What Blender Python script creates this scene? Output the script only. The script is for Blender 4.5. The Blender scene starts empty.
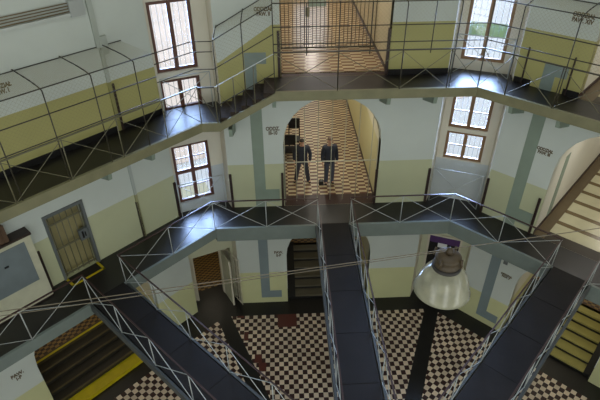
import bpy, bmesh, math, random
from mathutils import Vector, Matrix
random.seed(7)
S = bpy.context.scene
COL = S.collection
D2R = math.pi/180
R = 8.9326            # apothem of the gallery edge
G = 1.10              # gallery depth
Z1, Z2, ZL = 4.54, 9.01, 8.16   # gallery levels (ZL: lower left run of the top gallery)
T22 = math.tan(22.5*D2R)

# ------------------------------------------------------------------ helpers
def pt(a, t, o, z):
    """a: degrees clockwise from straight ahead, t: to the right, o: outwards, z: up"""
    s, c = math.sin(a*D2R), math.cos(a*D2R)
    return Vector((o*s+t*c, o*c-t*s, z))

def link(o, parent=None):
    COL.objects.link(o)
    if parent: o.parent = parent
    return o

class MB:
    """collects shapes, builds one mesh object"""
    def __init__(s): s.v=[]; s.f=[]; s.m=[]; s.uv=[]; s.smooth=[]
    def poly(s, pts, m=0, uv=None, smooth=False):
        b=len(s.v); s.v+= [Vector(p) for p in pts]; s.f.append(list(range(b,b+len(pts))))
        s.m.append(m); s.uv.append(uv); s.smooth.append(smooth)
    def hexa(s, p, m=0):
        """8 corners: 4 bottom ccw, 4 top"""
        for q in ((3,2,1,0),(4,5,6,7),(0,1,5,4),(1,2,6,5),(2,3,7,6),(3,0,4,7)):
            s.poly([p[i] for i in q], m)
    def box(s, a, t0,t1,o0,o1,z0,z1, m=0):
        s.hexa([pt(a,t0,o0,z0),pt(a,t1,o0,z0),pt(a,t1,o1,z0),pt(a,t0,o1,z0),
                pt(a,t0,o0,z1),pt(a,t1,o0,z1),pt(a,t1,o1,z1),pt(a,t0,o1,z1)], m)
    def tube(s, p0, p1, r, n=6, m=0, r1=None):
        p0,p1=Vector(p0),Vector(p1); d=(p1-p0)
        if d.length<1e-6: return
        d.normalize(); u=d.orthogonal().normalized(); w=d.cross(u)
        r1=r if r1 is None else r1
        A=[p0+(u*math.cos(k*2*math.pi/n)+w*math.sin(k*2*math.pi/n))*r for k in range(n)]
        B=[p1+(u*math.cos(k*2*math.pi/n)+w*math.sin(k*2*math.pi/n))*r1 for k in range(n)]
        for k in range(n):
            s.poly([A[k],A[(k+1)%n],B[(k+1)%n],B[k]], m, smooth=n>5)
        s.poly(A[::-1], m); s.poly(B, m)
    def path(s, pts, r, n=6, m=0):
        for a,b in zip(pts,pts[1:]): s.tube(a,b,r,n,m)
    def bar(s, p0, p1, w, h, m=0, up=(0,0,1)):
        """rectangular bar, w sideways, h along up"""
        p0,p1=Vector(p0),Vector(p1); d=(p1-p0).normalized(); up=Vector(up)
        if abs(d.dot(up))>.99: up=Vector((1,0,0))
        sd=d.cross(up).normalized(); u=sd.cross(d)
        c=[sd*(-w/2)+u*(-h/2), sd*(w/2)+u*(-h/2), sd*(w/2)+u*(h/2), sd*(-w/2)+u*(h/2)]
        s.hexa([p0+c[0],p0+c[1],p1+c[1],p1+c[0],p0+c[3],p0+c[2],p1+c[2],p1+c[3]], m)
    def lathe(s, prof, c, n=32, m=0, sc=.955):
        c=Vector(c); prof=[(a*sc,b*sc) for a,b in prof]
        for (r0,z0),(r1,z1) in zip(prof,prof[1:]):
            for k in range(n):
                a,b=2*math.pi*k/n,2*math.pi*(k+1)/n
                q=[c+Vector((r0*math.cos(a),r0*math.sin(a),z0)),c+Vector((r0*math.cos(b),r0*math.sin(b),z0)),
                   c+Vector((r1*math.cos(b),r1*math.sin(b),z1)),c+Vector((r1*math.cos(a),r1*math.sin(a),z1))]
                if r0<1e-5: q=[q[0],q[2],q[3]]
                elif r1<1e-5: q=[q[0],q[1],q[2]]
                s.poly(q,m,smooth=True)
    def build(s, name, mats, parent=None, merge=True, recalc=True, thick=0):
        me=bpy.data.meshes.new(name)
        org = parent.matrix_basis.translation.copy() if parent and parent.parent is None else Vector()
        if parent and parent.parent is not None: org = parent.parent.matrix_basis.translation.copy()
        bm=bmesh.new(); uvl=bm.loops.layers.uv.new('UVMap')
        for pts,m,uv,sm in zip(s.f,s.m,s.uv,s.smooth):
            vs=[bm.verts.new(s.v[i]-org) for i in pts]
            f=bm.faces.new(vs); f.material_index=m; f.smooth=sm
            if uv:
                for l,q in zip(f.loops,uv): l[uvl].uv=q
        if merge: bmesh.ops.remove_doubles(bm, verts=bm.verts, dist=1e-4)
        if recalc: bmesh.ops.recalc_face_normals(bm, faces=bm.faces)
        bm.to_mesh(me); bm.free()
        for mm in (mats if isinstance(mats,(list,tuple)) else [mats]): me.materials.append(mm)
        o=link(bpy.data.objects.new(name,me), parent)
        if thick:
            md=o.modifiers.new('Solid','SOLIDIFY'); md.thickness=thick; md.offset=-1
        return o

def tag(o, label=None, cat=None, group=None, kind=None):
    if label: o['label']=label
    if cat: o['category']=cat
    if group: o['group']=group
    if kind: o['kind']=kind
    return o
def thing(name, label, cat, loc=(0,0,0), group=None):
    o=bpy.data.objects.new(name,None); o.location=loc; o.empty_display_size=.1
    link(o); return tag(o,label,cat,group)
def struct(o): o['kind']='structure'; return o

# ------------------------------------------------------------------ materials
def lin(c):
    return tuple(((x/255)/12.92 if x/255<=.04045 else ((x/255+.055)/1.055)**2.4) for x in c)+(1,)
def new_mat(name):
    m=bpy.data.materials.new(name); m.use_nodes=True
    nt=m.node_tree; return m,nt,nt.nodes['Principled BSDF']
def N(nt,t,**k):
    n=nt.nodes.new(t)
    for a,b in k.items(): setattr(n,a,b)
    return n
def wear(nt, colsock, b, amt=.18, scale=1.2, coord='Position'):
    """multiply a colour by soft blotchy dirt"""
    g=N(nt,'ShaderNodeNewGeometry')
    n=N(nt,'ShaderNodeTexNoise'); n.inputs['Scale'].default_value=scale; n.inputs['Detail'].default_value=5
    nt.links.new(g.outputs['Position'],n.inputs['Vector'])
    r=N(nt,'ShaderNodeMapRange'); r.inputs['From Min'].default_value=.3; r.inputs['From Max'].default_value=.7
    r.inputs['To Min'].default_value=1-amt; r.inputs['To Max'].default_value=1.0
    nt.links.new(n.outputs['Fac'],r.inputs['Value'])
    mx=N(nt,'ShaderNodeMix',data_type='RGBA',blend_type='MULTIPLY'); mx.inputs['Factor'].default_value=1
    if hasattr(colsock,'is_linked'): nt.links.new(colsock,mx.inputs[6])
    else: mx.inputs[6].default_value=colsock
    nt.links.new(r.outputs['Result'],mx.inputs[7])
    nt.links.new(mx.outputs[2],b.inputs['Base Color'])
def plain(name, c, rough=.6, metal=0, amt=.15, scale=3, bump=0, spec=.5):
    m,nt,b=new_mat(name); wear(nt,lin(c),b,amt,scale)
    b.inputs['Roughness'].default_value=rough; b.inputs['Metallic'].default_value=metal
    b.inputs['Specular IOR Level'].default_value=spec
    if bump:
        n=N(nt,'ShaderNodeTexNoise'); n.inputs['Scale'].default_value=60
        bp=N(nt,'ShaderNodeBump'); bp.inputs['Strength'].default_value=bump; bp.inputs['Distance'].default_value=.01
        nt.links.new(n.outputs['Fac'],bp.inputs['Height']); nt.links.new(bp.outputs['Normal'],b.inputs['Normal'])
    return m
WHITE=(204,210,202)
def painted(name, stops, slope=False, amt=.07):
    """wall paint in horizontal fields: stops = [(z, colour)...]"""
    m,nt,b=new_mat(name); g=N(nt,'ShaderNodeNewGeometry'); sx=N(nt,'ShaderNodeSeparateXYZ')
    nt.links.new(g.outputs['Position'],sx.inputs[0]); z=sx.outputs['Z']
    if slope:   # the dado follows the stair on the left of the upper storey
        def M(op,a,bv):
            n=N(nt,'ShaderNodeMath',operation=op)
            for i,q in enumerate((a,bv)):
                if isinstance(q,(int,float)): n.inputs[i].default_value=q
                else: nt.links.new(q,n.inputs[i])
            return n.outputs[0]
        d=M('MULTIPLY',M('SUBTRACT',-1.72,sx.outputs['X']),.675); d=M('MINIMUM',M('MAXIMUM',d,0.),1.)
        z=M('ADD',z,M('MULTIPLY',d,M('GREATER_THAN',sx.outputs['Z'],8.1)))
    dv=N(nt,'ShaderNodeMath',operation='DIVIDE'); dv.inputs[1].default_value=20; nt.links.new(z,dv.inputs[0])
    cr=N(nt,'ShaderNodeValToRGB'); e=cr.color_ramp; e.interpolation='CONSTANT'
    e.elements[0].position=0; e.elements[0].color=lin(stops[0][1]); e.elements[1].position=.999; e.elements[1].color=lin(stops[-1][1])
    for zz,c in stops[1:]:
        q=e.elements.new(zz/20); q.color=lin(c)
    nt.links.new(dv.outputs[0],cr.inputs[0]); wear(nt,cr.outputs[0],b,amt,.9)
    b.inputs['Roughness'].default_value=.55
    n=N(nt,'ShaderNodeTexNoise'); n.inputs['Scale'].default_value=9
    bp=N(nt,'ShaderNodeBump'); bp.inputs['Strength'].default_value=.15; bp.inputs['Distance'].default_value=.01
    nt.links.new(n.outputs['Fac'],bp.inputs['Height']); nt.links.new(bp.outputs['Normal'],b.inputs['Normal'])
    return m
def checker(name, c1, c2, sx, sy, rough=.4, c3=None):
    m,nt,b=new_mat(name)
    tc=N(nt,'ShaderNodeUVMap'); mp=N(nt,'ShaderNodeMapping')
    mp.inputs['Scale'].default_value=(1/sx,1/sy,1); mp.inputs['Location'].default_value=(.002,.002,.5)
    nt.links.new(tc.outputs[0],mp.inputs[0])
    ck=N(nt,'ShaderNodeTexChecker'); ck.inputs['Scale'].default_value=1
    ck.inputs['Color1'].default_value=lin(c1); ck.inputs['Color2'].default_value=lin(c2)
    nt.links.new(mp.outputs[0],ck.inputs['Vector'])
    # every tile a slightly different tone
    fl=N(nt,'ShaderNodeVectorMath',operation='FLOOR'); nt.links.new(mp.outputs[0],fl.inputs[0])
    wn=N(nt,'ShaderNodeTexWhiteNoise',noise_dimensions='2D'); nt.links.new(fl.outputs[0],wn.inputs['Vector'])
    r=N(nt,'ShaderNodeMapRange'); r.inputs['To Min'].default_value=.78; r.inputs['To Max'].default_value=1.05
    nt.links.new(wn.outputs['Value'],r.inputs['Value'])
    mx=N(nt,'ShaderNodeMix',data_type='RGBA',blend_type='MULTIPLY'); mx.inputs['Factor'].default_value=1
    nt.links.new(ck.outputs[0],mx.inputs[6]); nt.links.new(r.outputs[0],mx.inputs[7])
    wear(nt,mx.outputs[2],b,.2,.8); b.inputs['Roughness'].default_value=rough
    return m
def bands(name, c1, c2, pitch, frac, rough=.3):
    m,nt,b=new_mat(name); tc=N(nt,'ShaderNodeUVMap'); s=N(nt,'ShaderNodeSeparateXYZ'); nt.links.new(tc.outputs[0],s.inputs[0])
    a=N(nt,'ShaderNodeMath',operation='DIVIDE'); a.inputs[1].default_value=pitch; nt.links.new(s.outputs['Y'],a.inputs[0])
    f=N(nt,'ShaderNodeMath',operation='FRACT'); nt.links.new(a.outputs[0],f.inputs[0])
    l=N(nt,'ShaderNodeMath',operation='LESS_THAN'); l.inputs[1].default_value=frac; nt.links.new(f.outputs[0],l.inputs[0])
    mx=N(nt,'ShaderNodeMix',data_type='RGBA'); mx.inputs[6].default_value=lin(c2); mx.inputs[7].default_value=lin(c1)
    nt.links.new(l.outputs[0],mx.inputs['Factor']); wear(nt,mx.outputs[2],b,.15,2); b.inputs['Roughness'].default_value=rough
    return m
def netting(name, c, cell=.06, wire=.16):
    """diagonal wire net: see-through between the wires"""
    m,nt,b=new_mat(name); b.inputs['Base Color'].default_value=lin(c); b.inputs['Roughness'].default_value=.7
    tc=N(nt,'ShaderNodeUVMap'); s=N(nt,'ShaderNodeSeparateXYZ'); nt.links.new(tc.outputs[0],s.inputs[0])
    outs=[]
    for op in ('ADD','SUBTRACT'):
        a=N(nt,'ShaderNodeMath',operation=op); nt.links.new(s.outputs['X'],a.inputs[0]); nt.links.new(s.outputs['Y'],a.inputs[1])
        d=N(nt,'ShaderNodeMath',operation='DIVIDE'); d.inputs[1].default_value=cell*1.414; nt.links.new(a.outputs[0],d.inputs[0])
        f=N(nt,'ShaderNodeMath',operation='FRACT'); nt.links.new(d.outputs[0],f.inputs[0])
        l=N(nt,'ShaderNodeMath',operation='LESS_THAN'); l.inputs[1].default_value=wire; nt.links.new(f.outputs[0],l.inputs[0]); outs.append(l.outputs[0])
    mx=N(nt,'ShaderNodeMath',operation='MAXIMUM'); nt.links.new(outs[0],mx.inputs[0]); nt.links.new(outs[1],mx.inputs[1])
    nt.links.new(mx.outputs[0],b.inputs['Alpha'])
    return m
def glass(name):
    m,nt,b=new_mat(name); nt.nodes.remove(b)
    t=N(nt,'ShaderNodeBsdfTransparent'); t.inputs[0].default_value=(.93,.95,.97,1); g=N(nt,'ShaderNodeBsdfGlossy'); g.inputs['Roughness'].default_value=.05
    mx=N(nt,'ShaderNodeMixShader'); mx.inputs[0].default_value=.06
    nt.links.new(t.outputs[0],mx.inputs[1]); nt.links.new(g.outputs[0],mx.inputs[2]); nt.links.new(mx.outputs[0],nt.nodes['Material Output'].inputs[0])
    return m

D0=(206,206,156); D1=(190,192,156); D2=(176,170,108); DL=(176,172,100)
m_front=painted('front wall paint',[(0,D0),(1.55,WHITE),(4.35,D1),(6.14,WHITE),(8.75,D2),(10.43,WHITE)],slope=True)
m_right=painted('right wall paint',[(0,D0),(1.32,WHITE),(4.35,D1),(6.15,WHITE),(8.9,D2),(10.4,WHITE)])
m_left=painted('left wall paint',[(0,D0),(1.55,WHITE),(4.35,D1),(6.05,WHITE),(7.95,D2),(9.48,WHITE)])
m_duct=painted('duct paint',[(0,(170,168,120)),(4.35,(160,158,118)),(6.05,(178,184,178)),(7.95,(142,138,84)),(9.48,(176,182,172))])
m_cream=plain('cream niche paint',(214,206,184),.55,amt=.1,scale=2)
m_niche=painted('window niche paint',[(0,(200,200,170)),(4.3,(190,196,196)),(Z1+1.4,(216,210,192))])
m_hall=painted('corridor wall paint',[(0,(205,195,140)),(1.6,(210,204,175)),(4.4,(206,198,150)),(6.6,(216,210,184)),(8.9,(206,194,160)),(10.8,(214,205,175))])
m_hallR=painted('right corridor wall paint',[(0,(200,195,150)),(1.6,(214,210,196)),(4.4,(222,218,204)),(8.9,(222,218,204))])
m_black=plain('black floor stone',(30,28,27),.42,amt=.3,scale=2)
m_gal=plain('dark gallery floor',(27,24,23),.38,amt=.3,scale=1.5,spec=.6)
m_deck=plain('bridge deck asphalt',(38,35,34),.65,amt=.3,scale=1.5,bump=.2,spec=.2)
m_tile=checker('black and cream floor tiles',(246,226,200),(58,29,25),.155,.176,.45)
m_hallfloor=checker('tan and brown corridor tiles',(216,198,160),(108,68,50),.27,.115,.4)
m_hallfloor2=checker('rose and brown corridor tiles',(198,176,136),(136,104,76),.35,.125,.22)
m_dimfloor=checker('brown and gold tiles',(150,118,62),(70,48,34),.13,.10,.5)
m_band=bands('banded corridor floor',(206,200,166),(116,98,66),.75,.74,.25)
m_redpatch=plain('worn red floor tiles',(96,46,38),.5)
m_redbrown=plain('dark red floor band',(56,31,24),.4)
m_thresh=plain('dark brown threshold',(56,46,32),.45)
m_edge=plain('brown floor border',(104,88,60),.4)
m_fasc1=plain('blue grey gallery fascia',(118,128,122),.5,amt=.12)
m_fasc2=plain('olive gallery fascia',(132,128,96),.55,amt=.2)
m_pil1=plain('grey green paint strip',(138,152,136),.55,amt=.08)
m_pil0=plain('blue grey paint strip',(128,142,144),.55,amt=.08)
m_brownL=plain('red brown window wood',(98,62,48),.5); m_brownR=plain('light brown window wood',(140,108,76),.5)
m_dbrown=plain('dark brown wood',(52,36,30),.45)
m_rail=plain('brown handrail wood',(66,44,40),.4)
m_whitebar=plain('white painted rail steel',(176,180,176),.4,amt=.1)
m_darkbar=plain('dark painted steel',(64,60,48),.45)
m_olivebar=plain('olive painted steel',(112,108,84),.45)
m_iron=plain('black iron',(30,28,28),.45,metal=.3)
m_net=netting('safety net',(150,142,104),.07,.035)
m_roofnet=netting('roof net',(160,150,104),.035,.15)
m_glass=glass('window glass')
m_pipe=plain('pale conduit',(200,204,198),.5); m_cable=plain('light brown cable',(132,112,76),.6)
m_wire=plain('brown cable',(112,102,82),.6)
m_yellow=plain('yellow paint',(206,184,20),.5,amt=.2)
m_sign=plain('brown stencil paint',(96,78,50),.6)
m_brush=plain('dark brush mat',(64,52,42),.9,amt=.5,scale=14,bump=.8)
m_lampw=plain('grubby white enamel',(152,150,128),.2,amt=.35,scale=8)
m_lamph=plain('dusty brown lamp housing',(70,56,32),.55,amt=.4,scale=10)
m_collar=plain('dark lamp collar',(38,33,26),.5)
m_beam=plain('dark grey bridge steel',(70,74,74),.5)
m_steel=plain('grey steel',(120,126,126),.4,metal=.4)
m_panelgrey=plain('blue grey panel',(116,126,128),.5)
m_flag=plain('grey green paint square',(132,146,140),.55)
m_cab=plain('cream cabinet paint',(198,196,170),.5)
m_box=plain('brown wooden box',(92,68,48),.6)
m_purple=plain('purple board',(84,50,104),.6)
m_paper=plain('white paper',(228,228,224),.7,amt=.03)
m_gateback=plain('cream cell door',(158,148,104),.55,amt=.15)
m_ceil=plain('ceiling plaster',(225,225,220),.8)

# ------------------------------------------------------------------ walls
def arch_pts(n=14, r=1.5): return [-r*math.cos(math.pi*k/n) for k in range(n+1)]
ARCH_R, SPRING = 1.5, 2.35
def archz(t,tc=0,r=1.5,sp=2.35): return sp+math.sqrt(max(0,r**2-(t-tc)**2))
WIDE=(-.06,2.0,2.2)   # the wider arch at lower left: centre, radius, spring
def wall(name, a, o, t0, t1, storeys, mat, thick=.3, extra=()):
    def cut(ops):
        return (0,1.5,2.35) if 'arch' in ops else WIDE if 'wide' in ops else None
    """storeys: (z0, z1, [openings]); opening 'arch' or (ta,tb,za,zb) in metres above z0"""
    ts={t0,t1}; arch=any('arch' in op for _,_,op in storeys)
    if arch: ts|=set(arch_pts())
    if any('wide' in op for _,_,op in storeys): ts|={WIDE[0]+x for x in arch_pts(14,WIDE[1])}
    for _,_,ops in storeys:
        for p in ops:
            if not isinstance(p,str): ts|={p[0],p[1]}
    ts=sorted(t for t in ts if t0-1e-6<=t<=t1+1e-6)
    mb=MB()
    for z0,z1,ops in storeys:
        zs={0,z1-z0}
        for p in ops:
            if not isinstance(p,str): zs|={p[2],p[3]}
        zs=sorted(zs)
        for ta,tb in zip(ts,ts[1:]):
            mid=(ta+tb)/2
            ar=cut(ops)
            if ar and abs(mid-ar[0])<ar[1]:
                mb.poly([pt(a,ta,o,z0+archz(ta,*ar)),pt(a,tb,o,z0+archz(tb,*ar)),pt(a,tb,o,z1),pt(a,ta,o,z1)]); continue
            for za,zb in zip(zs,zs[1:]):
                zm=(za+zb)/2
                if any(not isinstance(p,str) and p[0]<mid<p[1] and p[2]<zm<p[3] for p in ops): continue
                mb.poly([pt(a,ta,o,z0+za),pt(a,tb,o,z0+za),pt(a,tb,o,z0+zb),pt(a,ta,o,z0+zb)])
    ob=mb.build(name,mat,recalc=False)
    # thickness outwards
    md=ob.modifiers.new('Solid','SOLIDIFY'); md.thickness=thick
    f=ob.data.polygons[0].normal; out=pt(a,0,1,0)-pt(a,0,0,0)
    md.offset = 1 if f.dot(out)>0 else -1
    return struct(ob)
ZT=17.5
OF=R+G; OL=R+1.37
wall('wall_front',0,OF,-3.25,3.2,[(0,Z1,['arch']),(Z1,Z2,['arch']),(Z2,ZT,['arch'])],m_front)
wall('wall_right',45,OF,-3.22,3.2,[(0,Z1,['arch']),(Z1,Z2,['arch']),(Z2,ZT,['arch'])],m_right)
wall('wall_left',-45,OL,-4.2,3.4,[(0,Z1,['wide']),(Z1,ZL,[(-.5,.46,0,2.12)]),(ZL,ZT,[])],m_left)
for nm,a in (('far_left',-90),('far_right',90)):
    wall('wall_'+nm,a,OF,-4.15,3.2,[(0,ZT,[])],m_left if a<0 else m_right)
# camera-side walls, each with a tall made-up opening behind an added fill light
for nm,a in (('back_left',-135),('back',180),('back_right',135)):
    wall('wall_'+nm,a,OF,-4.15,4.15,[(0,ZT,[(-1.3,1.3,2.0,15.5)])],m_left)

# ---------------- window niches at the corners (V frames at +-22.5 degrees)
VD=10.95
def jamb(name,pa,pb,z1=ZT):
    mb=MB(); pa,pb=Vector(pa),Vector(pb); up=Vector((0,0,z1))
    mb.poly([pa,pb,pb+up,pa+up]); o=mb.build(name,m_cream,recalc=False); struct(o)
    return o
def niche(side, va, l_end, r_end, holes):
    wall('wall_niche_'+side,va,VD,-1.05,1.05,[(0,ZT,holes)],m_niche,.25)
    jamb('trim_niche_'+side+'_jamb', l_end, pt(va,-.82,VD,0))
    jamb('trim_niche_'+side+'_jamb', pt(va,.82,VD,0), r_end)
WR=[(-.62,.55,Z1+1.5,Z1+2.47),(-.62,.55,Z1+2.6,Z1+4.3),(-.62,.55,Z2+.28,Z2+2.3),(-.62,.55,Z2+2.45,Z2+3.6)]
WL=[(-.72,.42,Z1+.36,Z1+2.42),(-.72,.42,ZL-.05,ZL+.88),(-.72,.42,ZL+1.1,ZL+2.98),(-.72,.42,ZL+3.12,ZL+4.2)]
niche('right',22.5,pt(0,3.2,OF,0),pt(45,-3.22,OF,0),[(-.55,.5,0,2.85)]+WR)
niche('left',-22.5,pt(-45,3.4,OL,0),pt(0,-3.25,OF,0),[(-.78,.72,0,2.5)]+WL)

def window(n, va, w, rows, cols=2, splits=()):
    m_brown=m_brownL if va<0 else m_brownR
    """frame + sash bars + panes + iron bars behind"""
    t0,t1,z0,z1=w; o=VD+.06; root=MB()
    fw=.09
    root.box(va,t0,t1,o,o+.08,z0,z0+fw); root.box(va,t0,t1,o,o+.08,z1-fw,z1)
    root.box(va,t0,t0+fw,o+.001,o+.079,z0,z1); root.box(va,t1-fw,t1,o+.001,o+.079,z0,z1)
    tm=(t0+t1)/2; root.box(va,tm-.055,tm+.055,o-.01,o+.07,z0,z1)
    for s in splits: root.box(va,t0,t1,o-.012,o+.068,s-.065,s+.065)
    fr=struct(root.build('window_%d'%n,m_brown,merge=False))
    edges=[z0]+list(splits)+[z1]
    for za,zb in zip(edges,edges[1:]):
        for ta,tb in ((t0,tm),(tm,t1)):
            p=MB(); p.box(va,ta+.03,tb-.03,o+.03,o+.036,za+.03,zb-.03); p.build('pane',m_glass,fr)
            for k in range(1,rows):
                zz=za+(zb-za)*k/rows
                g=MB(); g.box(va,ta,tb,o+.01,o+.05,zz-.014,zz+.014); g.build('glazing_bar',m_brown,fr)
            for k in range(1,4):
                tt=ta+(tb-ta)*k/4
                g=MB(); g.tube(pt(va,tt,o+.16,za),pt(va,tt,o+.16,zb),.006,6); g.build('security_bar',m_steel,fr)
    return fr
k=1
for w,rows,sp in ((WR[0],2,()),(WR[1],2,(Z1+3.72,)),(WR[2],1,()),(WR[3],1,())):
    window(k,22.5,w,rows,2,sp); k+=1
for w,rows,sp in ((WL[0],2,(Z1+1.47,)),(WL[1],1,()),(WL[2],1,()),(WL[3],1,())):
    window(k,-22.5,w,rows,2,sp); k+=1

# ------------------------------------------------------------------ floors
mb=MB()
oc=[pt(22.5+45*i,0,11.6,0) for i in range(8)]
mb.poly(oc,0)
for i in range(-2,3):
    a=45*i
    def q(t,o,z=.003): return pt(a,t,o,z)
    oo=R+.45; oi=1.6
    e=.25/math.cos(22.5*D2R)
    P=[(-(oo*T22-e),oo),(oo*T22-e,oo),(oi*T22-e,oi),(-(oi*T22-e),oi)]
    mb.poly([q(*p) for p in P],1,uv=[(p[0]+20,p[1]+20) for p in P])
for t0,t1,n0,n1 in ((-1.9,-1.2,-.45,.15),(-3.4,-3.15,-.45,-.36),(-2.7,-2.45,1.3,1.65),(-2.55,-2.3,1.65,2.0),(-3.1,-2.95,.3,.7)):
    mb.poly([pt(0,t0,R-n0,.005),pt(0,t1,R-n0,.005),pt(0,t1,R-n1,.005),pt(0,t0,R-n1,.005)],2)
struct(mb.build('floor',[m_black,m_tile,m_redpatch],merge=False,recalc=False))

# wings behind the arches
def wing(nm, a, z, o0, L, wallm, floorm, floor_z=0., border=None, step_len=0, ar=(0,1.5,2.35), edge=None):
    s=MB(); n=16; tc,rr,sp=ar; x0,x1=tc-rr,tc+rr
    for t in (x0,x1):
        s.poly([pt(a,t,o0,z),pt(a,t,o0+L,z),pt(a,t,o0+L,z+sp),pt(a,t,o0,z+sp)])
    ts=[tc+x for x in arch_pts(n,rr)]
    for ta,tb in zip(ts,ts[1:]):
        s.poly([pt(a,ta,o0,z+archz(ta,*ar)),pt(a,tb,o0,z+archz(tb,*ar)),pt(a,tb,o0+L,z+archz(tb,*ar)),pt(a,ta,o0+L,z+archz(ta,*ar))],smooth=True)
    struct(s.build('wall_corridor_'+nm,wallm,recalc=True))
    wall('wall_corridor_end_'+nm,a,o0+L,x0,x1,[(z,z+3.9,[(-.75,.75,.9,3.1)])],m_cream,.2)
    f=MB(); u0=o0+step_len
    f.poly([pt(a,x0,u0,z+floor_z),pt(a,x1,u0,z+floor_z),pt(a,x1,o0+L,z+floor_z),pt(a,x0,o0+L,z+floor_z)],0,
           uv=[(20+x0,u0),(20+x1,u0),(20+x1,o0+L),(20+x0,o0+L)])
    if border:   # dark first course of tiles at the threshold
        f.poly([pt(a,x0,o0-.02,z+.004),pt(a,x1,o0-.02,z+.004),pt(a,x1,o0+border,z+.004),pt(a,x0,o0+border,z+.004)],1)
    if edge:     # darker border along the walls
        for ta,tb in ((x0,x0+edge),(x1-edge,x1)):
            f.poly([pt(a,ta,o0,z+.006),pt(a,tb,o0,z+.006),pt(a,tb,o0+L,z+.006),pt(a,ta,o0+L,z+.006)],2)
    struct(f.build('floor_corridor_'+nm,[floorm,m_redbrown if a==0 else m_thresh,m_edge],merge=False,recalc=False))
    for t,d in ((x0,.02),(x1,-.02)):
        if floor_z==0:
            b=MB(); b.box(a,min(t,t+d),max(t,t+d),o0,o0+L,z,z+.12); struct(b.build('baseboard_corridor_'+nm,m_redbrown))
wing('front_lower',0,Z1,OF+.02,13,m_hall,m_hallfloor,border=.55)
wing('front_upper',0,Z2,OF+.02,10.5,m_hall,m_hallfloor2,border=.2)
wing('right_lower',45,Z1,OF+.02,12,m_hallR,m_band,border=.45,edge=.34)
wing('right_upper',45,Z2,OF+.02,12,m_hallR,m_band,border=.45,edge=.34)
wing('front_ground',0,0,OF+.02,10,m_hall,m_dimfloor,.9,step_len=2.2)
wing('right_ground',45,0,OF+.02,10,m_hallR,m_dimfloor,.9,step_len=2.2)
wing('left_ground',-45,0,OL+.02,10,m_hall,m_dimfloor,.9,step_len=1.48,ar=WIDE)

b=MB(); b.box(45,-1.499,-1.485,OF+1.0,OF+1.35,Z1+.12,Z1+2.3); struct(b.build('trim_painted_strip_corridor',m_pil1))
def stairs(a, o0, label, tw, cols, name='staircase', tc=0, run=.36, top=.4, wx=1.49):
    t=thing(name,label,'stairs',pt(a,0,o0,0),'short flights up into the ground floor wings')
    n=6
    for k in range(n):
        s=MB(); z0,z1=.15*k,.15*(k+1); oa,ob=o0+run*k,o0+run*(k+1)
        if k==n-1: ob=oa+top
        if k==0 and cols[0] is m_yellow: oa-=.08
        s.box(a,tc-tw,tc+tw,oa,ob,0 if k==0 else .001,z1)
        c=cols[k] if k<len(cols) else cols[-1]
        st=s.build('step',c,t)
        # dark nosing and riser strip
        r=MB(); left=c in (m_yellow,m_stL,m_stL2)
        if left: r.box(a,tc-tw-.002,tc+tw+.002,oa-.006,oa+.05,z1-.03,z1+.004)
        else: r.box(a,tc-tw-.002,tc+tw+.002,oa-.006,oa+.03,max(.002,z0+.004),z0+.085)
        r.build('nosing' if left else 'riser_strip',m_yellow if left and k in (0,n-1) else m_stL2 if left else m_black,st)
    for sg in (-1,1):
        p=MB(); x0,x1=sorted((tc+sg*tw,tc+sg*wx))
        z=[(o0,.12),(o0+2.16,1.0)]
        p.hexa([pt(a,x0,o0,0),pt(a,x1,o0,0),pt(a,x1,o0+2.16,0),pt(a,x0,o0+2.16,0),
                pt(a,x0,o0,.12),pt(a,x1,o0,.12),pt(a,x1,o0+2.16,1.),pt(a,x0,o0+2.16,1.)])
        p.build('side_plinth',m_black,t)
m_stF=plain('worn brown treads',(104,97,78),.6); m_stR=plain('olive yellow treads',(178,168,96),.6); m_stL=plain('dark treads',(46,42,33),.5); m_stL2=plain('brown treads',(84,72,44),.5)
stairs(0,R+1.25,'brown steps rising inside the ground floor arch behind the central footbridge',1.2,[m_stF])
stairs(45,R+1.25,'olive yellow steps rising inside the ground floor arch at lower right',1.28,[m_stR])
stairs(-45,R+1.05,'dark steps with bright yellow bottom step at lower left',WIDE[1]-.08,[m_yellow,m_stL,m_stL,m_stL,m_stL,m_stL2],tc=WIDE[0],run=.34,top=.12,wx=WIDE[1]-.01)

# ------------------------------------------------------------------ galleries
def slab(nm, a, z, o_out, thick, curb, mats, lo=-1, hi=1, tmin=None, tmax=None):
    i0=R*T22; f=MB()
    t0i=-i0 if tmin is None else tmin; t1i=i0 if tmax is None else tmax
    t0o=-o_out*T22 if tmin is None else tmin; t1o=o_out*T22 if tmax is None else tmax
    f.hexa([pt(a,t0i,R,z-thick),pt(a,t1i,R,z-thick),pt(a,t1o,o_out,z-thick),pt(a,t0o,o_out,z-thick),
            pt(a,t0i,R,z),pt(a,t1i,R,z),pt(a,t1o,o_out,z),pt(a,t0o,o_out,z)],0)
    e=MB()
    k=(R-.03)*T22
    s0=-k if tmin is None else tmin; s1=k if tmax is None else tmax
    e.hexa([pt(a,s0,R-.03,z-thick-.01),pt(a,s1,R-.03,z-thick-.01),pt(a,t1i,R+.05,z-thick-.01),pt(a,t0i,R+.05,z-thick-.01),
            pt(a,s0,R-.03,z+curb),pt(a,s1,R-.03,z+curb),pt(a,t1i,R+.05,z+curb),pt(a,t0i,R+.05,z+curb)],0)
    fo=struct(f.build('floor_'+nm,mats[0]))
    struct(e.build('trim_fascia_'+nm,mats[1]))
    return fo
for nm,a,oo in (('front',0,OF),('right',45,OF),('left',-45,OL),('far_left',-90,OF),('far_right',90,OF)):
    slab(nm+'_lower_gallery',a,Z1,oo,.33 if a==-45 else .48,.015,(m_gal,m_fasc1))
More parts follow.
